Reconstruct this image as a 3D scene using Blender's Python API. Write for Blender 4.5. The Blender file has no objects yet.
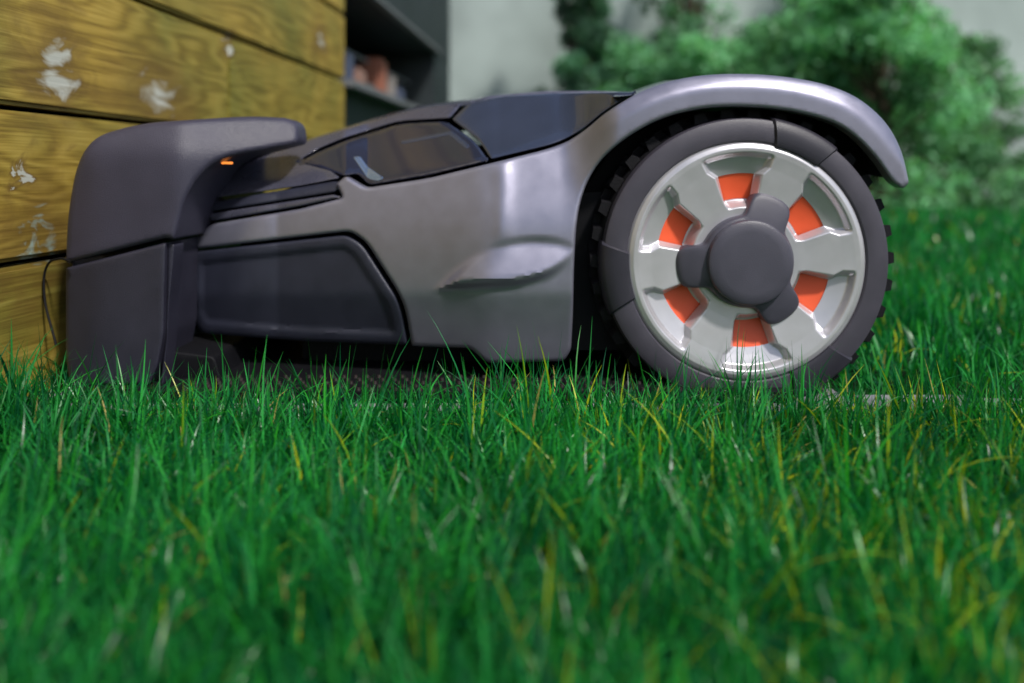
import bpy, bmesh, math, random
import numpy as np
from mathutils import Vector, Matrix
random.seed(4); rng=np.random.default_rng(7)
S=bpy.context.scene
D=.72; F=796.4; H=.216; K=D/F; W=.52
def P(u,v,Y=0.0):
    k=(D+Y)/F
    return Vector(((u-512)*k, Y, H-(v-172)*k))

# ---------------- materials ----------------
def mat(name,col,rough=.5,metal=0,coat=0,bump=0,bscale=400,var=0,vscale=30,spec=.5,coatr=.05):
    m=bpy.data.materials.new(name); m.use_nodes=True; nt=m.node_tree; b=nt.nodes['Principled BSDF']
    b.inputs['Base Color'].default_value=(*col,1); b.inputs['Roughness'].default_value=rough
    b.inputs['Metallic'].default_value=metal; b.inputs['Coat Weight'].default_value=coat
    b.inputs['Coat Roughness'].default_value=coatr
    b.inputs['Specular IOR Level'].default_value=spec
    tc=nt.nodes.new('ShaderNodeTexCoord')
    if var:
        n=nt.nodes.new('ShaderNodeTexNoise'); n.inputs['Scale'].default_value=vscale; n.inputs['Detail'].default_value=6
        nt.links.new(tc.outputs['Object'],n.inputs['Vector'])
        r=nt.nodes.new('ShaderNodeMapRange'); r.inputs[1].default_value=.3; r.inputs[2].default_value=.7
        r.inputs[3].default_value=1-var; r.inputs[4].default_value=1+var
        nt.links.new(n.outputs['Fac'],r.inputs[0])
        mx=nt.nodes.new('ShaderNodeVectorMath'); mx.operation='SCALE'; mx.inputs[0].default_value=col
        nt.links.new(r.outputs[0],mx.inputs['Scale']); nt.links.new(mx.outputs[0],b.inputs['Base Color'])
        r2=nt.nodes.new('ShaderNodeMapRange'); r2.inputs[1].default_value=.3; r2.inputs[2].default_value=.7
        r2.inputs[3].default_value=max(0,rough-.04); r2.inputs[4].default_value=rough+.05
        nt.links.new(n.outputs['Fac'],r2.inputs[0]); nt.links.new(r2.outputs[0],b.inputs['Roughness'])
    if bump:
        n=nt.nodes.new('ShaderNodeTexNoise'); n.inputs['Scale'].default_value=bscale; n.inputs['Detail'].default_value=3
        nt.links.new(tc.outputs['Object'],n.inputs['Vector'])
        bp=nt.nodes.new('ShaderNodeBump'); bp.inputs['Strength'].default_value=bump; bp.inputs['Distance'].default_value=.001
        nt.links.new(n.outputs['Fac'],bp.inputs['Height']); nt.links.new(bp.outputs[0],b.inputs['Normal'])
    return m
M={}
M['silver']=mat('silver_paint',(.30,.295,.38),.34,.6,.35,.10,2600,.05,60,coatr=.16)
M['hood']=mat('hood_paint',(.12,.12,.17),.28,.5,.5,.05,2500,.06,40,coatr=.12)
M['gloss']=mat('gloss_dark',(.018,.02,.040),.07,0,1,0,100,.1,15)
M['plate']=mat('plate_dark',(.05,.062,.105),.18,.3,.7,0,100,.1,20,coatr=.06)
M['bumper']=mat('bumper_plastic',(.027,.029,.048),.40,0,0,.3,1800,.12,40)
M['dock']=mat('dock_plastic',(.045,.042,.068),.38,0,0,.4,1500,.1,25)
M['dock2']=mat('dock_plastic_dark',(.026,.025,.041),.40,0,0,.4,1500,.12,25)
M['black']=mat('black_plastic',(.005,.005,.007),.6,0,0,.2,900,.2,30,spec=.2)
M['wsilver']=mat('wheel_silver',(.60,.59,.63),.34,.5,.15,.04,2500,.04,50,coatr=.25)
M['wgrey']=mat('wheel_grey',(.060,.055,.074),.43,0,0,.25,1500,.1,40)
M['hub']=mat('hub_grey',(.070,.067,.092),.38,0,0,.25,1800,.08,40)
M['patch']=mat('wheel_patch',(.028,.026,.038),.42,0,0,.25,1500,.1,40)
M['rubber']=mat('tyre_rubber',(.006,.0058,.008),.7,0,0,.5,600,.25,50,spec=.22)
M['orange']=mat('orange_plastic',(1.0,.13,.045),.45,0,0,.1,900,.05,30)
M['slab']=mat('concrete_paver',(.20,.20,.22),.85,0,0,.9,350,.35,35,spec=.3)

# ---------------- mesh helpers ----------------
def empty(name,loc=(0,0,0)):
    e=bpy.data.objects.new(name,None); e.location=loc; e.empty_display_size=.05
    S.collection.objects.link(e); return e
def addobj(name,me,m=None,parent=None,smooth=True,ang=35):
    o=bpy.data.objects.new(name,me); S.collection.objects.link(o)
    if m: me.materials.append(m)
    if parent: o.parent=parent
    if smooth:
        me.shade_smooth(); 
        if ang: me.set_sharp_from_angle(angle=math.radians(ang))
    return o
def pyobj(name,vs,fs,m,parent=None,smooth=True,ang=35):
    me=bpy.data.meshes.new(name); me.from_pydata([tuple(v) for v in vs],[],fs); me.update()
    bm=bmesh.new(); bm.from_mesh(me); bmesh.ops.recalc_face_normals(bm,faces=bm.faces); bm.to_mesh(me); bm.free()
    return addobj(name,me,m,parent,smooth,ang)
def box(name,a,b,m,parent=None,bev=.003):
    bm=bmesh.new(); bmesh.ops.create_cube(bm,size=1)
    a=Vector(a);b=Vector(b)
    for v in bm.verts: v.co=Vector([(a[i]+b[i])/2+v.co[i]*(b[i]-a[i]) for i in range(3)])
    if bev: bmesh.ops.bevel(bm,geom=list(bm.edges),offset=bev,segments=2,affect='EDGES')
    me=bpy.data.meshes.new(name); bm.to_mesh(me); bm.free()
    return addobj(name,me,m,parent)
def roundpoly(pts,defr=4):
    n=len(pts); out=[]
    for i in range(n):
        p=Vector(pts[i][:2]); r=pts[i][2] if len(pts[i])>2 else defr
        a=Vector(pts[i-1][:2]); b=Vector(pts[(i+1)%n][:2])
        la=(a-p).length; lb=(b-p).length
        ra=min(r,la*.48); rb=min(r,lb*.48)
        p0=p+(a-p).normalized()*ra; p1=p+(b-p).normalized()*rb
        ns=max(3,int((ra+rb)/5)) if r>1 else 1
        if r<=.5: out.append(p); continue
        for j in range(ns+1):
            t=j/ns; out.append(p0*(1-t)**2+p*2*t*(1-t)+p1*t*t)
    res=[]
    for q in out:
        if not res or (q-res[-1]).length>.3: res.append(q)
    if (res[0]-res[-1]).length<.3: res.pop()
    return res
def linedist(pts,U,V,closed):
    d=np.full(len(U),1e9); n=len(pts)
    for i in range(n if closed else n-1):
        a=pts[i]; b=pts[(i+1)%n]; ab=b-a; L=ab.length_squared
        t=np.clip(((U-a.x)*ab.x+(V-a.y)*ab.y)/L,0,1)
        d=np.minimum(d,np.hypot(U-a.x-t*ab.x,V-a.y-t*ab.y))
    return d
def polydist(pts,U,V): return linedist(pts,U,V,True)
def inside(pts,U,V):
    r=np.zeros(len(U),bool); n=len(pts)
    for i in range(n):
        a=pts[i];b=pts[(i+1)%n]
        if a.y==b.y: continue
        c=((a.y>V)!=(b.y>V))&(U<(b.x-a.x)*(V-a.y)/(b.y-a.y)+a.x); r^=c
    return r
def panel(name,poly,yf,m,parent,er=3,ed=.0025,step=4,back=None,dback=.012,mirror=True,defr=4,cap=False):
    pts=roundpoly(poly,defr)
    bm=bmesh.new()
    f=bm.faces.new([bm.verts.new((p.x,0,p.y)) for p in pts])
    for fr in (.12,.18,.3,.4):
        bmesh.ops.inset_individual(bm,faces=[f],thickness=er*fr,use_even_offset=False)
    us=[p.x for p in pts]; vs=[p.y for p in pts]
    x=math.floor(min(us))+step*.5
    while x<max(us):
        bmesh.ops.bisect_plane(bm,geom=bm.verts[:]+bm.edges[:]+bm.faces[:],plane_co=(x,0,0),plane_no=(1,0,0),dist=.02); x+=step
    z=math.floor(min(vs))+step*.5
    while z<max(vs):
        bmesh.ops.bisect_plane(bm,geom=bm.verts[:]+bm.edges[:]+bm.faces[:],plane_co=(0,0,z),plane_no=(0,0,1),dist=.02); z+=step
    bm.verts.ensure_lookup_table()
    U=np.array([v.co.x for v in bm.verts]); V=np.array([v.co.z for v in bm.verts])
    d=polydist(pts,U,V)
    Y=yf(U,V)
    q=np.clip(1-d/er,0,1); Y=Y+ed*(1-np.sqrt(np.maximum(0,1-q*q)))
    for i,v in enumerate(bm.verts): v.co=P(U[i],V[i],Y[i])
    be=[e for e in bm.edges if len(e.link_faces)==1]
    r=bmesh.ops.extrude_edge_only(bm,edges=be)
    nv=[g for g in r['geom'] if isinstance(g,bmesh.types.BMVert)]
    for v in nv:
        if back is not None: v.co.y=back
        else: v.co.y+=dback
    if cap:
        try:
            ee=[e for e in bm.edges if len(e.link_faces)==1]
            bmesh.ops.contextual_create(bm,geom=ee)
        except Exception: pass
    bmesh.ops.recalc_face_normals(bm,faces=bm.faces)
    s=sum(fc.normal.y*fc.calc_area() for fc in bm.faces if len(fc.verts)>0 and abs(fc.normal.y)>.3)
    if s>0 and not cap: bmesh.ops.reverse_faces(bm,faces=bm.faces)
    if mirror:
        g=bmesh.ops.duplicate(bm,geom=bm.verts[:]+bm.edges[:]+bm.faces[:])
        for v in [a for a in g['geom'] if isinstance(a,bmesh.types.BMVert)]: v.co.y=W-v.co.y
        bmesh.ops.reverse_faces(bm,faces=[a for a in g['geom'] if isinstance(a,bmesh.types.BMFace)])
    me=bpy.data.meshes.new(name); bm.to_mesh(me); bm.free()
    return addobj(name,me,m,parent,True,38)
def sm(x,a,b):
    t=np.clip((x-a)/(b-a),0,1); return t*t*(3-2*t)

# ---------------- mower body ----------------
mower=empty('robotic_lawn_mower')
vcu=[150,192,345,368,500,585,640,700]; vcv=[215,205,182,188,161,131,98,90]
def vc(U): return np.interp(U,vcu,vcv)
def softp(x,w): return w*np.log1p(np.exp(np.clip(x/w,-30,30)))
def Y0(U,V):
    y=.00036*softp(488-U,7)-.00012*softp(440-U,25)
    y=y+1.0e-5*np.clip(285-U,0,None)**2*.4
    y=y+.00030*softp(V-294,2.5)
    y=y+.00030*softp(225-V,12)*(1-sm(U,560,620))
    # soft vertical ridge where the flank turns towards the nose
    y=y-.0022*np.exp(-((U-503)/9.)**2)*sm(V,150,175)*(1-sm(V,225,262))
    return y
scoop=roundpoly([(430,293,1),(452,270,12),(478,250,15),(508,238,15),(535,235,12),(562,238,8),(577,246,6),(571,262,8),(552,279,10),(520,289,10)])
arch=[Vector(p) for p in [(570,350),(574,260),(577,215),(585,185),(600,160),(625,138),(660,118),(700,108),(740,105),(790,109),(835,122),(860,140),(880,165),(893,183)]]
for _ in range(3):
    q=[arch[0]]
    for a,b in zip(arch[:-1],arch[1:]): q+= [a*.75+b*.25,a*.25+b*.75]
    arch=q+[arch[-1]]
def Yside(U,V):
    y=Y0(U,V)
    d=polydist(scoop,U,V); ins=inside(scoop,U,V)
    mk=np.where(ins,sm(d,0,9+5*sm(V,262,285)),0)
    y=y+mk*(.0040-.0155*np.clip((V-238)/50,0,1.1))
    ad=linedist(arch,U,V,False)
    y=y-.006*(1-sm(ad,17,33))*sm(U,575,650)
    y=y+.0004*softp(ad-27,2)*sm(U,600,660)
    return y
silver=[(194,249,3),(198,233,6),(212,224),(300,209),(343,198,4),(336,184,2),(346,176,3),(366,188,6),(430,178,12),(500,161,30),(560,146,25),(585,131,20),(606,112,20),(640,91,20),(680,78,20),(720,73.5,25),(770,74.5,25),(820,82,25),(857,96,20),(886,121,20),(902,150,16),(909,183,3),(903,189,3),(892,182,8),(880,163,15),(860,140,15),(835,122,20),(790,110,25),(740,106,25),(700,108,20),(660,118,20),(625,138,20),(600,160,20),(585,185,15),(577,215,20),(574,260,20),(573,310,9),(571,350,5),(564,361,4),(487,363,5),(470,348,5),(412,346,2),(404,301,20),(366,241,10),(350,231,6)]
panel('side_shell',silver,Yside,M['silver'],mower,er=4,ed=.003,step=3)
bump=[(190,252,4),(346,235,6),(362,244,8),(400,303,14),(408,345,4),(300,341,20),(200,333,8),(190,315,5)]
bp_=roundpoly(bump)
def Ybump(U,V):
    y=Y0(U,V)+.0015; d=polydist(bp_,U,V)
    return y+.0030*sm(d,9,14)
panel('side_bumper',bump,Ybump,M['bumper'],mower,er=4,ed=.003,step=3)
def Yup(off,sl=.0013):
    return lambda U,V: Y0(U,V)+off+sl*softp(vc(U)-V,4)
hood=[(207,199,3),(213,183,6),(228,170,6),(300,143,10),(350,127.5,20),(410,110,20),(440,105,10),(462,103,3),(450,118,3),(398,121,10),(343,138,10),(316,149.5,4),(296,162,2),(330,170,3),(340,178,3),(300,186,5)]
panel('hood',hood,Yup(.001),M['hood'],mower,er=3,ed=.002,step=4)
panel('hood_strip',[(207,203,2),(336,181,2),(342,186,2),(335,192,2),(208,212,2)],Yup(.004),M['bumper'],mower,er=2.5,ed=.002,step=4)
panel('hood_strip_lower',[(205,214.5,2),(333,194.5,2),(341,197,2),(300,206,3),(212,221,3)],Yup(.002),M['hood'],mower,er=2,ed=.002,step=4)
lamp=[(299,162,2),(319,151.5,5),(345,140.5,8),(400,123.5,10),(446,121,6),(475,141,8),(489,160.5,2),(430,175,10),(370,185,5),(357,174,3),(344,176,2)]
panel('headlight_cover',lamp,Yup(.0),M['gloss'],mower,er=5,ed=.004,step=3)
plate=[(452,119.5,2),(468,104,5),(500,96.5,10),(560,93,10),(636,92,1),(604,111,10),(583,129,10),(558,143,15),(491,159,2),(478,139,5)]
panel('top_cover',plate,Yup(.001),M['plate'],mower,er=3,ed=.002,step=3)
panel('cover_ridge',[(470,102,2),(488,96,2),(545,91,3),(600,91,3),(632,92,1),(560,97,3),(510,101,3)],lambda U,V:0*U+.14,M['hood'],mower,er=2,ed=.002,step=5,back=.26,mirror=False)
panel('headlight_glint',[(353,157,1),(360,156,2),(367,166,3),(384,178,1),(378,181,2),(368,179,3)],Yup(-.0008),mat('lens',(.30,.40,.60),.06,.7,1),mower,er=2,ed=.001,step=4,dback=.003)  # pale blue sliver painted on as the reflection in the glossy cover
panel('headlight_trim',[(400,141,1),(452,131,1),(470,146,1),(466,149,1),(449,135,1),(402,144,1)],Yup(-.0006),M['plate'],mower,er=1,ed=.0005,step=4,dback=.003)
tl=[(207,199),(213,183),(228,171),(300,144.5),(350,129),(410,112),(455,105),(500,98),(560,95),(610,95),(640,92.5),(680,79.5),(720,75),(770,76),(820,83.5),(857,97.5),(886,122),(901,151),(907,183)]
tp=[]
for i in range(len(tl)-1):
    for j in range(4):
        t=j/4; tp.append((tl[i][0]*(1-t)+tl[i+1][0]*t,tl[i][1]*(1-t)+tl[i+1][1]*t))
tp.append(tl[-1])
vs=[];fs=[];NY=24
for (u,v) in tp:
    if u<612: y=float(Yup(.004)(np.array([u]),np.array([v]))[0])
    else: y=float(Yside(np.array([u]),np.array([v]))[0])+.003
    p=P(u,v,y)
    for j in range(NY+1):
        t=j/NY; yy=y+(W-2*y)*t
        c=math.sin(math.pi*t)
        vs.append((p.x-(.02*c if u<230 else 0),yy,p.z+.016*c**.7-.002))
n1=NY+1
for i in range(len(tp)-1):
    for j in range(NY): fs.append((i*n1+j,i*n1+j+1,(i+1)*n1+j+1,(i+1)*n1+j))
pyobj('top_deck',vs,fs,M['hood'],mower)
def prism(name,poly,y0,y1,ref,m,parent):
    cb=bmesh.new(); loops=[]
    for yy in (y0,y1):
        loops.append([cb.verts.new((P(u,v,ref).x,yy,P(u,v,ref).z)) for u,v in poly])
    cb.faces.new(loops[0]); cb.faces.new(loops[1][::-1])
    for i in range(len(poly)):
        j=(i+1)%len(poly); cb.faces.new((loops[0][i],loops[1][i],loops[1][j],loops[0][j]))
    bmesh.ops.recalc_face_normals(cb,faces=cb.faces)
    me=bpy.data.meshes.new(name); cb.to_mesh(me); cb.free(); addobj(name,me,m,parent,False)
prism('chassis_front',[(240,232),(420,215),(480,215),(480,350),(245,335)],.125,W-.125,.125,M['black'],mower)
prism('chassis_mid',[(430,200),(640,190),(640,350),(480,350),(430,338)],.04,W-.04,.04,M['black'],mower)
prism('wheel_housing',[(578,240),(592,185),(620,145),(660,122),(700,108),(780,107),(840,118),(875,142),(893,176),(860,210),(850,300),(800,345),(580,352)],.075,W-.075,.03,M['black'],mower)
prism('upper_frame',[(300,205),(440,150),(640,125),(640,200),(430,205)],.16,W-.16,.16,M['black'],mower)
prism('hood_liner',[(215,222),(222,200),(330,186),(340,205)],.105,W-.105,.105,M['black'],mower)
def lathe(name,prof,c,m,parent,n=96,flip=False,ang=35):
    vs=[];fs=[]
    for (r,y) in prof:
        for i in range(n):
            a=2*math.pi*i/n; vs.append((c[0]+r*math.cos(a),c[1]+y,c[2]+r*math.sin(a)))
    for k in range(len(prof)-1):
        for i in range(n):
            j=(i+1)%n; fs.append((k*n+i,k*n+j,(k+1)*n+j,(k+1)*n+i))
    return pyobj(name,vs,fs,m,parent,True,ang)
a=P(300,348,.1); b=P(560,372,.1)
box('cutting_deck',(a.x,.1,b.z),(b.x,W-.1,a.z+.03),M['black'],mower,.01)
for nm,yy in (('front_caster_1',.11),('front_caster_2',W-.16)):
    c=(P(330,380,.1).x,yy,.022+.037)
    lathe(nm,[(.0,0),(.03,0),(.035,.006),(.037,.025),(.035,.044),(.03,.05),(0,.05)],c,M['rubber'],mower,40)
    box(nm+'_fork',(c[0]-.012,yy+.056,.05),(c[0]+.012,yy+.066,.14),M['black'],mower,.003)

# ---------------- rear wheels ----------------
C0=P(746,261,0)
def wheel(prefix,side):
    sy=1 if side==0 else -1; y0=0.0 if side==0 else W
    cx,cz=C0.x,C0.z
    def T(r,th,dep):
        return (cx+r*K*math.cos(th),y0-sy*dep*K,cz+r*K*math.sin(th))
    rs=sorted(set([round(x,2) for x in np.concatenate([np.linspace(34,52,6),np.linspace(52,119.5,110)])]+[62.0,88.0]))
    n=720; base=95
    R,TH=np.meshgrid(np.array(rs),np.arange(n)*.5,indexing='ij')
    phi=((TH-base+30)%60)-30
    lat=np.abs(R*np.sin(np.radians(phi)))
    w=np.interp(R,[56,62,88,96,110],[13,16,23,31,37])
    mk=sm(w-lat,-1.5,5)*sm(R,53,61)*(1-sm(R,104,110))
    depth=np.interp(R,[56,64,88,100,108],[16,17,11,8,6])
    hgt=np.interp(R,[34,60,95,108,113,117,119.5],[-3,-1,2.6,4.4,4.8,3,0])
    Z=hgt-mk*depth
    vs=[T(R[i,j],math.radians(TH[i,j]),Z[i,j]) for i in range(len(rs)) for j in range(n)]
    fs=[]
    for i in range(len(rs)-1):
        rm=(rs[i]+rs[i+1])/2
        for j in range(n):
            ph=((j*.5+.25-base+30)%60)-30
            if 62<rm<88 and abs(ph)<12: continue
            j2=(j+1)%n; fs.append((i*n+j,i*n+j2,(i+1)*n+j2,(i+1)*n+j))
    me=bpy.data.meshes.new('d'); me.from_pydata(vs,[],fs); me.update()
    addobj(prefix+'_disc',me,M['wsilver'],mower,True,0)
    def lt(nm,prof,m,nn=128,ang=35):
        return lathe(prefix+nm,[(r*K,-sy*d*K) for r,d in prof],(cx,y0,cz),m,mower,nn,ang=ang)
    lt('_orange_insert',[(45,-19.5),(64,-18),(90,-9.5),(92,-14)],M['orange'])
    lt('_ring',[(119.5,-8),(119.6,1.5),(121,3),(126,3.6),(138,2.5),(142,.5),(143.5,-3),(144,-14)],M['wgrey'],180)
    lt('_tyre',[(143,-8),(146,-14),(147,-30),(147,-62),(143,-70),(125,-76),(60,-78)],M['rubber'],180)
    for k,a0 in enumerate((65,187,303)):
        vs=[];fs=[];na=24
        prof=[(117,0),(118,5.5),(121,6.5),(132,6.2),(141,4.5),(145,1),(147,-6),(147,-16)]
        for q in range(na+1):
            for (r,d) in prof:
                hw=15-(146-r)*.12
                th=math.radians(a0-hw+2*hw*q/na)
                dd=d if 0<q<na else d-4
                vs.append(T(r,th,dd))
        m_=len(prof)
        for q in range(na):
            for e in range(m_-1): fs.append((q*m_+e,q*m_+e+1,(q+1)*m_+e+1,(q+1)*m_+e))
        pyobj(prefix+f'_ring_clip_{k+1}',vs,fs,M['patch'],mower)
    bm=bmesh.new(); nk=34
    for row,(d0,d1) in enumerate(((-12,-30),(-33,-48),(-50,-68))):
        for k in range(nk):
            th=math.radians((k+.5*(row%2))*360/nk)
            hw=math.radians(2.9)
            q=[]
            for (r,sc) in ((145,1),(154.5,.65)):
                for (dd,ss) in ((d0,0.012),(d1,-0.012)):
                    for s_ in (-1,1):
                        q.append(bm.verts.new(T(r,th+s_*hw*sc+ss,(d0+d1)/2+(dd-(d0+d1)/2)*(.85 if r>146 else 1))))
            for f in ((0,1,3,2),(4,6,7,5),(0,4,5,1),(2,3,7,6),(0,2,6,4),(1,5,7,3)): bm.faces.new([q[i] for i in f])
    bmesh.ops.recalc_face_normals(bm,faces=bm.faces)
    me=bpy.data.meshes.new('k'); bm.to_mesh(me); bm.free(); addobj(prefix+'_tread_lugs',me,M['rubber'],mower,False)
    n=360; vs=[];fs=[]
    prof=[(1.0,-14),(1.0,4),(.985,7.5),(.95,9.5),(.9,10.5),(.6,13),(.3,13)]
    for (s_,d) in prof:
        for i in range(n):
            th=i; c=math.cos(math.radians(3*(th-66)))
            lob=1/(1+math.exp(-(c-.45)*8))
            Rr=46+25*lob
            dd=d-(6*lob*(1 if s_>.8 else .2) if d>0 else 0)
            vs.append(T(Rr*s_,math.radians(th),dd))
    for k in range(len(prof)-1):
        for i in range(n):
            j=(i+1)%n; fs.append((k*n+i,k*n+j,(k+1)*n+j,(k+1)*n+i))
    pyobj(prefix+'_hub_trefoil',vs,fs,M['hub'],mower,True,50)
    lt('_hub_cap',[(42,9),(42,15),(41,17.5),(38.5,19),(30,19.6),(15,20),(.01,20)],M['hub'])
    lt('_axle',[(30,-60),(30,-140),(.01,-140)],M['black'],24)
wheel('rear_wheel',0); wheel('far_wheel',1)

# ---------------- charging station ----------------
dock=empty('charging_station')
def Yd(U,V):
    y=.00035*softp(92-U,6)+.0005*softp(150-V,6)
    y=y+.0005*softp(U-182,5)
    return y
up=[(66,263,2),(68,215,20),(77,163,22),(94,137,16),(140,123,30),(250,116,20),(288,118,6),(299,124,6),(299,143,6),(262,150,10),(226,157,12),(204,170,16),(186,197,22),(179,225,15),(175,240,3),(166,238,2)]
panel('housing_upper',up,Yd,M['dock'],dock,er=6,ed=.005,step=4,back=.10,mirror=False)
lo=[(66,268,2),(166,242.5,2),(164,335,6),(158,366,3),(150,385,2),(70,385,2),(66,355,6)]
panel('housing_lower',lo,lambda U,V:Yd(U,V)+.002,M['dock2'],dock,er=4,ed=.003,step=5,back=.08,mirror=False)
panel('housing_side',[(168,243,2),(175,244,3),(170,300,6),(168,338,4),(164,385,3),(160,385,2),(166,338,2)],lambda U,V:0*U+.008,M['dock2'],dock,er=2,ed=.002,step=6,back=.03,mirror=False)
panel('dock_foot',[(165,350,3),(215,356,6),(225,392,3),(160,392,2)],lambda U,V:0*U+.03,M['black'],dock,er=3,ed=.003,step=6,back=.3,mirror=False)
panel('housing_body',[(72,385,1),(72,262,2),(76,215,20),(88,170,22),(106,150,16),(145,137,30),(240,132,6),(243,146,5),(200,160,20),(165,190,20),(140,240,10),(135,385,1)],lambda U,V:0*U+.078,M['dock2'],dock,er=3,ed=.003,step=10,back=.42,mirror=False,cap=True)
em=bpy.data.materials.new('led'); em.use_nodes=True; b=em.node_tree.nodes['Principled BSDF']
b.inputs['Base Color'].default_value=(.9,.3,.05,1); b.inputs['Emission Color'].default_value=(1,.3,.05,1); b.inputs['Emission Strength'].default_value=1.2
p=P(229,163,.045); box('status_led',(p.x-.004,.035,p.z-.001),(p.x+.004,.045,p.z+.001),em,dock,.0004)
a=P(80,400,0).x; b_=P(790,400,0).x
box('base_plate',(a,-.02,.014),(b_,.5,.022),M['black'],dock,.002)
bm=bmesh.new()
for i in range(46):
    for j in range(5):
        x=a+.10+i*.011+(.0055 if j%2 else 0); y=-.012+j*.011
        if x>b_-.05: continue
        bmesh.ops.create_cone(bm,cap_ends=True,segments=10,radius1=.0022,radius2=.0016,depth=.0024,matrix=Matrix.Translation((x,y,.0231)))
me=bpy.data.meshes.new('s'); bm.to_mesh(me); bm.free()
addobj('base_studs',me,mat('stud',(.020,.013,.012),.6),dock,False)
cu=bpy.data.curves.new('cable','CURVE'); cu.dimensions='3D'; cu.bevel_depth=.0011
sp=cu.splines.new('BEZIER'); pts=[P(72,262,.0),P(58,259,.02),P(47,266,.03),P(44,290,.03),P(56,345,.02)]
sp.bezier_points.add(len(pts)-1)
for q,pp in zip(sp.bezier_points,pts): q.co=pp; q.handle_left_type=q.handle_right_type='AUTO'
o=bpy.data.objects.new('power_cable',cu); cu.materials.append(M['black']); S.collection.objects.link(o); o.parent=dock

# ---------------- pavers ----------------
pav=empty('paving_slabs')
xs=[(-.425,-.15),(-.145,.085),(.09,.305)]
for i,(x0,x1) in enumerate(xs): box(f'slab_{i+1}',(x0,-.045,-.03),(x1,.56,.012),M['slab'],pav,.004)
box('slab_4',(.31,-.050,-.03),(.415,.012,.012),M['slab'],pav,.003)
box('slab_5',(.42,-.044,-.03),(.53,.010,.010),M['slab'],pav,.005)

# ---------------- fence ----------------
fd=Vector((.0854,1,0)).normalized(); ang=math.atan2(fd.y,fd.x)
org=Vector((-.45+.0854*(.72-.70),0,0))
fence=empty('wooden_fence'); fence.location=org; fence.rotation_euler=(0,0,ang)
def fs_loc(u,v):
    q=(u-512)/F; Z=(-.45-.0854*.70)/(q-.0854)
    X=q*Z; p=Vector((X,Z-.72,0))-org
    return p.dot(fd), H-(v-172)*Z/F
wm=bpy.data.materials.new('treated_wood'); wm.use_nodes=True; nt=wm.node_tree; L=nt.links; B=nt.nodes['Principled BSDF']
def N(t,**k):
    n=nt.nodes.new(t)
    for a_,v_ in k.items(): setattr(n,a_,v_)
    return n
tc=N('ShaderNodeTexCoord'); oi=N('ShaderNodeObjectInfo')
cx=N('ShaderNodeCombineXYZ'); L.new(oi.outputs['Random'],cx.inputs[1])
ml=N('ShaderNodeVectorMath',operation='MULTIPLY_ADD'); L.new(cx.outputs[0],ml.inputs[0]); ml.inputs[1].default_value=(5,5,5); L.new(tc.outputs['Object'],ml.inputs[2])
mp=N('ShaderNodeMapping'); mp.inputs['Scale'].default_value=(1.1,1,7); L.new(ml.outputs[0],mp.inputs['Vector'])
n1_=N('ShaderNodeTexNoise'); n1_.inputs['Scale'].default_value=2.3; n1_.inputs['Detail'].default_value=2; n1_.inputs['Distortion'].default_value=.5; L.new(mp.outputs[0],n1_.inputs['Vector'])
wv=N('ShaderNodeMath',operation='MULTIPLY'); wv.inputs[1].default_value=75; L.new(n1_.outputs['Fac'],wv.inputs[0])
sn=N('ShaderNodeMath',operation='SINE'); L.new(wv.outputs[0],sn.inputs[0])
mp2=N('ShaderNodeMapping'); mp2.inputs['Scale'].default_value=(9,1,300); L.new(ml.outputs[0],mp2.inputs['Vector'])
n2=N('ShaderNodeTexNoise'); n2.inputs['Scale'].default_value=1.5; n2.inputs['Detail'].default_value=5; L.new(mp2.outputs[0],n2.inputs['Vector'])
mn=N('ShaderNodeMath',operation='MULTIPLY_ADD'); L.new(n2.outputs['Fac'],mn.inputs[0]); mn.inputs[1].default_value=.6; mn.inputs[2].default_value=.2
ad=N('ShaderNodeMath',operation='MULTIPLY_ADD'); L.new(sn.outputs[0],ad.inputs[0]); ad.inputs[1].default_value=.12; L.new(mn.outputs[0],ad.inputs[2])
cr=N('ShaderNodeValToRGB'); L.new(ad.outputs[0],cr.inputs[0])
e=cr.color_ramp.elements; e[0].position=.28; e[0].color=(.20,.135,.022,1); e[1].position=.72; e[1].color=(.50,.375,.085,1)
q=cr.color_ramp.elements.new(.5); q.color=(.37,.27,.048,1)
nb=N('ShaderNodeTexNoise'); nb.inputs['Scale'].default_value=5; nb.inputs['Detail'].default_value=4; L.new(ml.outputs[0],nb.inputs['Vector'])
bl=N('ShaderNodeMix',data_type='RGBA',blend_type='MULTIPLY'); bl.inputs[0].default_value=1
cr3=N('ShaderNodeValToRGB'); cr3.color_ramp.elements[0].position=.35; cr3.color_ramp.elements[0].color=(.55,.66,.62,1); cr3.color_ramp.elements[1].position=.65; cr3.color_ramp.elements[1].color=(1.1,1,.9,1)
L.new(nb.outputs['Fac'],cr3.inputs[0]); L.new(cr.outputs[0],bl.inputs[6]); L.new(cr3.outputs[0],bl.inputs[7])
col=bl.outputs[2]
mpk=N('ShaderNodeMapping'); mpk.inputs['Scale'].default_value=(.5,1,1); L.new(tc.outputs['Object'],mpk.inputs['Vector'])
nd=N('ShaderNodeTexNoise'); nd.inputs['Scale'].default_value=42; nd.inputs['Detail'].default_value=5; nd.inputs['Roughness'].default_value=.55; nd.inputs['Distortion'].default_value=.8; L.new(mpk.outputs[0],nd.inputs['Vector'])
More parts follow.
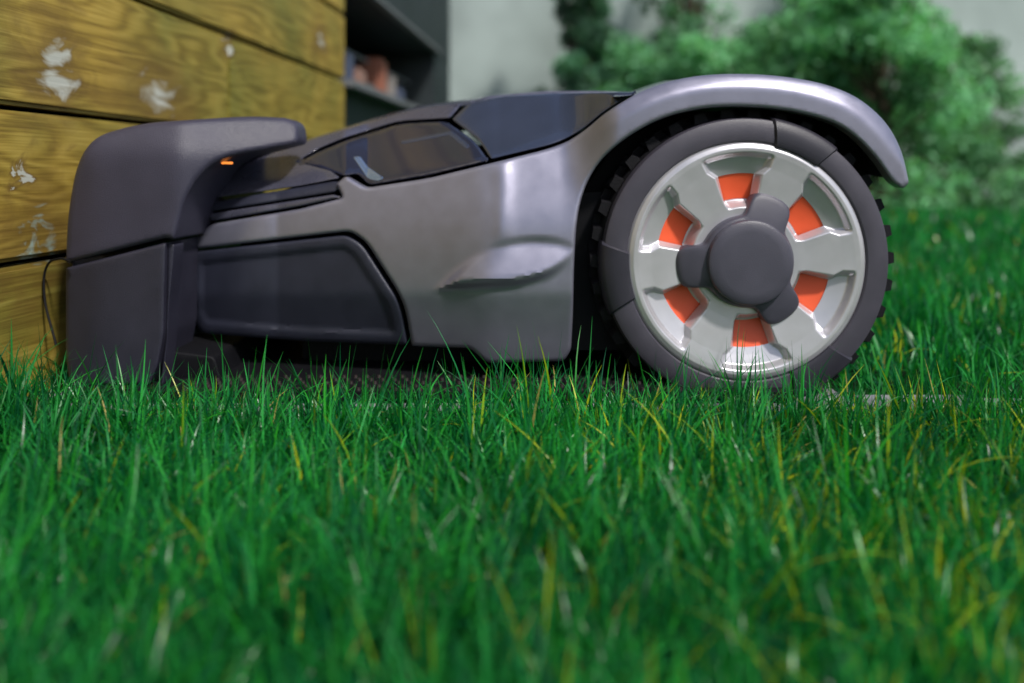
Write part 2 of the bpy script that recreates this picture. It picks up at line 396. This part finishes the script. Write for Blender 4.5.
for (u,v,r,k_) in [(52,64,.012,.4),(160,94,.022,.8),(320,42,.010,.5),(38,243,.014,.4),(12,168,.003,.5),(230,48,.005,.5)]:
    s_,z_=fs_loc(u,v)
    sb=N('ShaderNodeVectorMath',operation='SUBTRACT'); L.new(tc.outputs['Object'],sb.inputs[0]); sb.inputs[1].default_value=(s_,0,z_)
    sc=N('ShaderNodeVectorMath',operation='MULTIPLY'); L.new(sb.outputs[0],sc.inputs[0]); sc.inputs[1].default_value=(.4,0,k_)
    ln=N('ShaderNodeVectorMath',operation='LENGTH'); L.new(sc.outputs[0],ln.inputs[0])
    a2=N('ShaderNodeMath',operation='MULTIPLY_ADD'); L.new(nd.outputs['Fac'],a2.inputs[0]); a2.inputs[1].default_value=-.06; L.new(ln.outputs['Value'],a2.inputs[2])
    mr=N('ShaderNodeMapRange'); L.new(a2.outputs[0],mr.inputs[0]); mr.inputs[1].default_value=r*.1-.03; mr.inputs[2].default_value=r*.75-.03; mr.inputs[3].default_value=.85; mr.inputs[4].default_value=0
    mr2=N('ShaderNodeMapRange'); L.new(a2.outputs[0],mr2.inputs[0]); mr2.inputs[1].default_value=r*.7-.03; mr2.inputs[2].default_value=r*2.6-.03; mr2.inputs[3].default_value=.7; mr2.inputs[4].default_value=0
    m1=N('ShaderNodeMix',data_type='RGBA'); L.new(mr2.outputs[0],m1.inputs[0]); L.new(col,m1.inputs[6]); m1.inputs[7].default_value=(.15,.085,.02,1)
    m2=N('ShaderNodeMix',data_type='RGBA'); L.new(mr.outputs[0],m2.inputs[0]); L.new(m1.outputs[2],m2.inputs[6]); m2.inputs[7].default_value=(.60,.62,.55,1) if v<200 else (.38,.60,.60,1)
    col=m2.outputs[2]
L.new(col,B.inputs['Base Color']); B.inputs['Roughness'].default_value=.5
bpn=N('ShaderNodeBump'); bpn.inputs['Strength'].default_value=.3; bpn.inputs['Distance'].default_value=.002; L.new(ad.outputs[0],bpn.inputs['Height']); L.new(bpn.outputs[0],B.inputs['Normal'])
s_end=fs_loc(345,100)[0]; s_j=fs_loc(229,80)[0]
zr=[H-.224+i*.141 for i in range(9)]
for i in range(8):
    z0=zr[i]+.0025; z1=zr[i+1]-.0025
    segs=[(-1.6,s_end)]
    if i==2: segs=[(-1.6,s_j-.001),(s_j+.001,s_end)]
    if i==5: segs=[(-1.6,.3),(.302,s_end)]
    for k,(a_,b2) in enumerate(segs): box(f'board_{i+1}_{k+1}',(a_,0.0,z0),(b2,.022,z1),wm,fence,.004)
for x in (-1.2,-.4,.35,s_end-.06): box('post',(x,.0225,0),(x+.06,.085,zr[-1]),M['black'],fence,.004)
box('backing',(-1.6,.088,0),(s_end-.01,.10,zr[-1]),M['black'],fence,.002)

# ---------------- dark building ----------------
bld=empty('dark_building'); bld.location=org; bld.rotation_euler=(0,0,ang)
an=mat('anthracite_cladding',(.028,.038,.042),.55,0,0,.3,200,.2,6)
fr_=mat('window_frame_grey',(.17,.18,.19),.5,0,0,0,10,.1,10)
s0=s_end+.012; s1=fs_loc(457,100)[0]
box('wall_lower',(s0,.03,0),(s1,.9,H+.20),an,bld,.004)
box('wall_upper',(s0,.03,H+.44),(s1,.9,2.4),an,bld,.004)
box('wall_end',(s1-.35,.031,H+.2005),(s1-.001,.9,H+.4395),an,bld,.002)
box('wall_back',(s0,.35,H+.2005),(s1-.3505,.9,H+.4395),M['black'],bld,0)
box('window_sill',(s0,-.015,H+.185),(s1-.33,.034,H+.203),fr_,bld,.003)
box('window_head',(s0,.005,H+.437),(s1-.33,.0295,H+.452),fr_,bld,.003)
wc=[(.35,.14,.09),(.30,.27,.25),(.08,.10,.16),(.33,.2,.16),(.12,.12,.12)]
for i in range(8):
    x=s0+.03+i*.12; box(f'shelf_item_{i+1}',(x,.08,H+.2035),(x+.07,.16,H+.2035+.05+.03*((i*7)%4)),mat('item',wc[i%5],.6),bld,.01)
box('shelf',(s0,.12,H+.325),(s1-.36,.34,H+.333),fr_,bld,.001)

# ---------------- garden wall ----------------
gm=mat('rendered_concrete',(.42,.49,.46),.9,0,0,.5,60,.25,1.6,spec=.2)
YW=4.9
box('garden_wall',(-1.6,YW,0),(9,YW+.2,2.6),gm,None,.01)
gr=mat('soil_and_turf',(.008,.028,.008),.95,0,0,.8,60,.4,20,spec=.1)
vs=[(-150,-150,0),(150,-150,0),(150,150,0),(-150,150,0)]
pyobj('ground',vs,[(0,1,2,3)],gr,None,False)

# ---------------- lawn ----------------
def hashn(x,y,f,s):
    return np.sin(x*f+s)*np.cos(y*f*1.13+s*2.1)+.5*np.sin(x*f*2.3+y*f*1.7+s*3)
def blades(N_,xr,yr,Lr,wr,lev,keep,leanm=1.35,g=.018,lc=0.):
    x=rng.uniform(*xr,N_); y=rng.uniform(*yr,N_); k=keep(x,y); x=x[k];y=y[k]; n=len(x)
    ix=np.floor(x/g); iy=np.floor(y/g)
    hx=np.modf(np.abs(np.sin(ix*12.9898+iy*78.233)*43758.5))[0]; hy=np.modf(np.abs(np.sin(ix*39.3+iy*11.1)*24634.6))[0]; hz=np.modf(np.abs(np.sin(ix*7.3+iy*53.7)*13579.1))[0]
    gx=(ix+.1+.8*hx)*g; gy=(iy+.1+.8*hy)*g
    outa=np.arctan2(y-gy,x-gx)
    x=x+(gx-x)*.62; y=y+(gy-y)*.62
    Lh=rng.uniform(*Lr,n)*(.7+.6*hz)*(1+.14*hashn(x,y,31,1))*rng.choice([1,1,.8,.6,1.3],n)
    w=rng.uniform(*wr,n)
    az=np.where(rng.random(n)<.65,outa+rng.normal(0,.5,n),rng.uniform(0,2*np.pi,n))+.6*hashn(x,y,17,2)
    lean=rng.beta(1.6,1.5,n)*leanm
    curl=rng.uniform(.0,1.6,n)
    fa=az+np.pi/2+rng.normal(0,.7,n)
    V=np.zeros((n,lev+1,2,3),np.float32)
    px=x.copy();py=y.copy();pz=np.zeros(n); side=rng.normal(0,.5,n)
    for l in range(lev+1):
        t=l/lev
        ww=w*.5*(1-t**2.2)*(.75+.6*min(t*3,1)*.4)+.00005
        V[:,l,0,0]=px-np.cos(fa)*ww; V[:,l,0,1]=py-np.sin(fa)*ww; V[:,l,0,2]=pz
        V[:,l,1,0]=px+np.cos(fa)*ww; V[:,l,1,1]=py+np.sin(fa)*ww; V[:,l,1,2]=pz+ww*.4
        th=np.clip(lean*(.35+1.15*curl*(t+.5/lev)),0,2.2); aa=az+side*t
        px=px+np.cos(aa)*np.sin(th)*Lh/lev; py=py+np.sin(aa)*np.sin(th)*Lh/lev; pz=pz+np.cos(th)*Lh/lev
        pz=np.maximum(pz,.002)
    base=(np.arange(n)*(lev+1)*2)[:,None,None]
    l=np.arange(lev)[None,:,None]*2
    Fc=base+l+np.array([0,1,3,2])[None,None,:]
    r=rng.random(n); h=hashn(x,y,9,5)
    r2=rng.random(n)**1.6
    c=np.stack([.002+.035*r2,.095+.31*r2,.022+.048*r*(.4+r2)],1)
    yel=(rng.random(n)<.02+.17*np.clip((x+.05)*2,0,1)*(y<-.05)*(y>-.6)+.02*h)
    c[yel]=np.stack([.14+.36*r[yel],.36+.16*r[yel],.015+0*r[yel]],1)
    dry=rng.random(n)<.008
    c[dry]=[.50,.40,.12]
    c*= (1+.14*h)[:,None]
    colr=np.ones((n,(lev+1)*2,4),np.float32); colr[:,:,:3]=c[:,None,:]
    return V.reshape(-1,3),Fc.reshape(-1,4),colr.reshape(-1,4)
fx=lambda y:-.45+.0854*(y+.02)+.004
def k_near(x,y):
    wob=.006*np.sin(x*41)+.005*np.sin(x*97+1)
    slab=((x>-.43)&(x<.308)&(y>-.046+wob))|((x>.308)&(x<.418)&(y>-.050+wob)&(y<.015))|((x>.418)&(x<.533)&(y>-.042+wob)&(y<.013))
    return (~slab|(y>.565))&(x>fx(y))
parts=[
 blades(25000,(-.50,.60),(-.54,-.34),(.024,.046),(.0011,.0021),6,k_near,2.0,.015),
 blades(38000,(-.62,.80),(-.36,-.10),(.027,.052),(.0012,.0023),6,k_near,1.9,.018),
 blades(12000,(-.62,.80),(-.12,-.030),(.032,.056),(.0013,.0024),6,k_near,1.7,.02),
 blades(500,(-.62,.80),(-.16,-.040),(.048,.072),(.0014,.0024),7,k_near,1.1),
 blades(28000,(.30,1.6),(-.06,1.3),(.030,.050),(.002,.0035),4,k_near),
 blades(24000,(-.35,4.0),(1.1,4.88),(.035,.06),(.005,.010),3,lambda x,y:x>fx(y)),
 blades(8000,(-1.2,2.0),(-1.3,-.54),(.030,.05),(.002,.0035),4,lambda x,y:x>fx(y)),
 blades(1800,(-.48,-.40),(-.3,.2),(.035,.06),(.002,.003),5,k_near),
]
off=0; VV=[];FF=[];CC=[]
for v_,f_,c_ in parts:
    VV.append(v_);FF.append(f_+off);CC.append(c_);off+=len(v_)
VV=np.concatenate(VV);FF=np.concatenate(FF);CC=np.concatenate(CC)
def npmesh(name,VV,FF,CC=None):
    me=bpy.data.meshes.new(name); me.vertices.add(len(VV)); me.vertices.foreach_set('co',VV.astype(np.float32).ravel())
    nf=len(FF); me.loops.add(nf*4); me.loops.foreach_set('vertex_index',FF.astype(np.int32).ravel())
    me.polygons.add(nf); me.polygons.foreach_set('loop_start',np.arange(0,nf*4,4,dtype=np.int32))
    me.polygons.foreach_set('use_smooth',np.ones(nf,bool)); me.update(calc_edges=True)
    if CC is not None:
        at=me.color_attributes.new('Col','FLOAT_COLOR','POINT'); at.data.foreach_set('color',CC.astype(np.float32).ravel())
    return me
def leafmat(name,trans=.4,rough=.38,spec=.5,tint=(1.3,1.35,.8)):
    m=bpy.data.materials.new(name); m.use_nodes=True; nt=m.node_tree; b=nt.nodes['Principled BSDF']; out=nt.nodes['Material Output']
    a=nt.nodes.new('ShaderNodeAttribute'); a.attribute_name='Col'
    nt.links.new(a.outputs['Color'],b.inputs['Base Color']); b.inputs['Roughness'].default_value=rough; b.inputs['Specular IOR Level'].default_value=spec
    t=nt.nodes.new('ShaderNodeBsdfTranslucent'); vm=nt.nodes.new('ShaderNodeVectorMath'); vm.operation='MULTIPLY'; vm.inputs[1].default_value=tint
    nt.links.new(a.outputs['Color'],vm.inputs[0]); nt.links.new(vm.outputs[0],t.inputs[0])
    mx=nt.nodes.new('ShaderNodeMixShader'); mx.inputs[0].default_value=trans
    nt.links.new(b.outputs[0],mx.inputs[1]); nt.links.new(t.outputs[0],mx.inputs[2]); nt.links.new(mx.outputs[0],out.inputs[0]); return m
me=npmesh('lawn_grass',VV,FF,CC); me.materials.append(leafmat('grass_blade',.30,.30,.36,(1.1,1.5,.8)))
S.collection.objects.link(bpy.data.objects.new('lawn_grass',me))

# ---------------- shrubs ----------------
bark=mat('bark',(.12,.09,.06),.9,0,0,.8,80,.3,20)
lm=leafmat('shrub_leaf',.35,.5,.4)
def shrub(cx,cy,rad,ht,nl,seed,tone,taper=.55):
    r=np.random.default_rng(seed)
    root=empty('garden_shrub'); root.location=(cx,cy,0)
    bm=bmesh.new()
    def limb(a,b,r0,r1):
        a=Vector(a);b=Vector(b);d=(b-a); q=d.to_track_quat('Z','Y').to_matrix().to_4x4()
        bmesh.ops.create_cone(bm,cap_ends=True,segments=8,radius1=r0,radius2=r1,depth=d.length,matrix=Matrix.Translation((a+b)/2)@q)
    tips=[]
    limb((0,0,0),(.03,0,ht*.35),.045,.03)
    for i in range(40):
        an_=r.uniform(0,2*np.pi); zz=ht*(.04+.96*((i+.5)/40)); rr=rad*(1.05-taper*zz/ht)*r.uniform(.35,1.05)
        t=(rr*math.cos(an_),rr*math.sin(an_),zz); 
        limb((.02,0,min(zz*.6,ht*.4)),t,.014,.004); tips.append((t,r.uniform(.12,.24)*rad/.6))
    limb((.03,0,ht*.35),(0,0,ht*.9),.03,.01)
    me=bpy.data.meshes.new('branches'); bm.to_mesh(me); bm.free(); addobj('branches',me,bark,root,True,60)
    k=r.integers(0,len(tips),nl)
    cen=np.array([t[0] for t in tips])[k]; sg=np.array([t[1] for t in tips])[k]
    d=r.normal(0,1,(nl,3)); d/=np.linalg.norm(d,axis=1)[:,None]; p=cen+d*(sg*r.random(nl)**.5*1.15)[:,None]*np.array([1,1,.7])
    p[:,2]=np.maximum(p[:,2],.02)
    a=r.normal(0,1,(nl,3)); a/=np.linalg.norm(a,axis=1)[:,None]; b_=np.cross(a,r.normal(0,1,(nl,3))); b_/=np.linalg.norm(b_,axis=1)[:,None]
    l=r.uniform(.020,.040,nl)[:,None]; w=l*.42
    V=np.stack([p-a*l,p+b_*w,p+a*l,p-b_*w],1).reshape(-1,3)
    Fq=np.arange(nl*4).reshape(-1,4)
    tb=(.4+1.2*r.random(len(tips)))[k]
    c=np.array(tone)[None,:]*tb[:,None]*(.75+.5*r.random(nl))[:,None]
    C=np.ones((nl,4,4)); C[:,:,:3]=c[:,None,:]
    me=npmesh('foliage',V,Fq,C.reshape(-1,4)); me.materials.append(lm)
    o=bpy.data.objects.new('foliage',me); S.collection.objects.link(o); o.parent=root
def at(u,depth): return ((u-512)/F*depth, depth-D)
for (u,dp,rad,ht,nl,sd,tone) in [(575,5.0,.36,1.55,8000,1,(.09,.22,.13)),(650,4.9,.46,1.0,8000,9,(.15,.36,.19)),(730,4.6,.48,1.0,9000,2,(.17,.40,.20)),(800,5.0,.48,1.15,8000,3,(.18,.42,.20)),(880,4.4,.62,1.35,12000,4,(.15,.38,.18)),(960,4.9,.40,1.05,6000,5,(.18,.42,.20)),(1250,4.6,.6,1.5,9000,6,(.14,.36,.17)),(690,5.2,.36,2.0,3500,8,(.12,.28,.15)),(850,5.3,.5,2.1,4500,11,(.14,.34,.17))]:  # leaf tones lightened so the colour itself carries the background haze
    x,y=at(u,dp); shrub(x,min(y,YW-.3),rad,ht,nl,sd,tone)

# ---------------- light ----------------
w=bpy.data.worlds.new('World'); S.world=w; w.use_nodes=True; nt=w.node_tree
sk=nt.nodes.new('ShaderNodeTexSky'); sk.sky_type='NISHITA'; sk.sun_disc=False
sd=Vector((.46,-.58,.92)).normalized()
sk.sun_elevation=math.asin(sd.z); sk.sun_rotation=math.atan2(sd.x,sd.y)
sk.dust_density=2.0; sk.air_density=1.0
nt.links.new(sk.outputs[0],nt.nodes['Background'].inputs[0]); nt.nodes['Background'].inputs[1].default_value=.115
sl=bpy.data.lights.new('sun','SUN'); sl.energy=3.4; sl.angle=math.radians(5); sl.color=(1,.97,.92)
so=bpy.data.objects.new('sun',sl); so.rotation_euler=(-sd).to_track_quat('-Z','Y').to_euler(); S.collection.objects.link(so)
# ---------------- camera ----------------
cd=bpy.data.cameras.new('camera'); cd.lens=28; cd.sensor_width=36; cd.shift_y=-169.5/1024; cd.clip_start=.02; cd.clip_end=400
cd.dof.use_dof=True; cd.dof.focus_distance=.66; cd.dof.aperture_fstop=2.6
co=bpy.data.objects.new('camera',cd); co.location=(0,-D,H); co.rotation_euler=(math.pi/2,0,0); S.collection.objects.link(co); S.camera=co
S.view_settings.view_transform='Standard'; S.view_settings.look='None'; S.view_settings.exposure=0
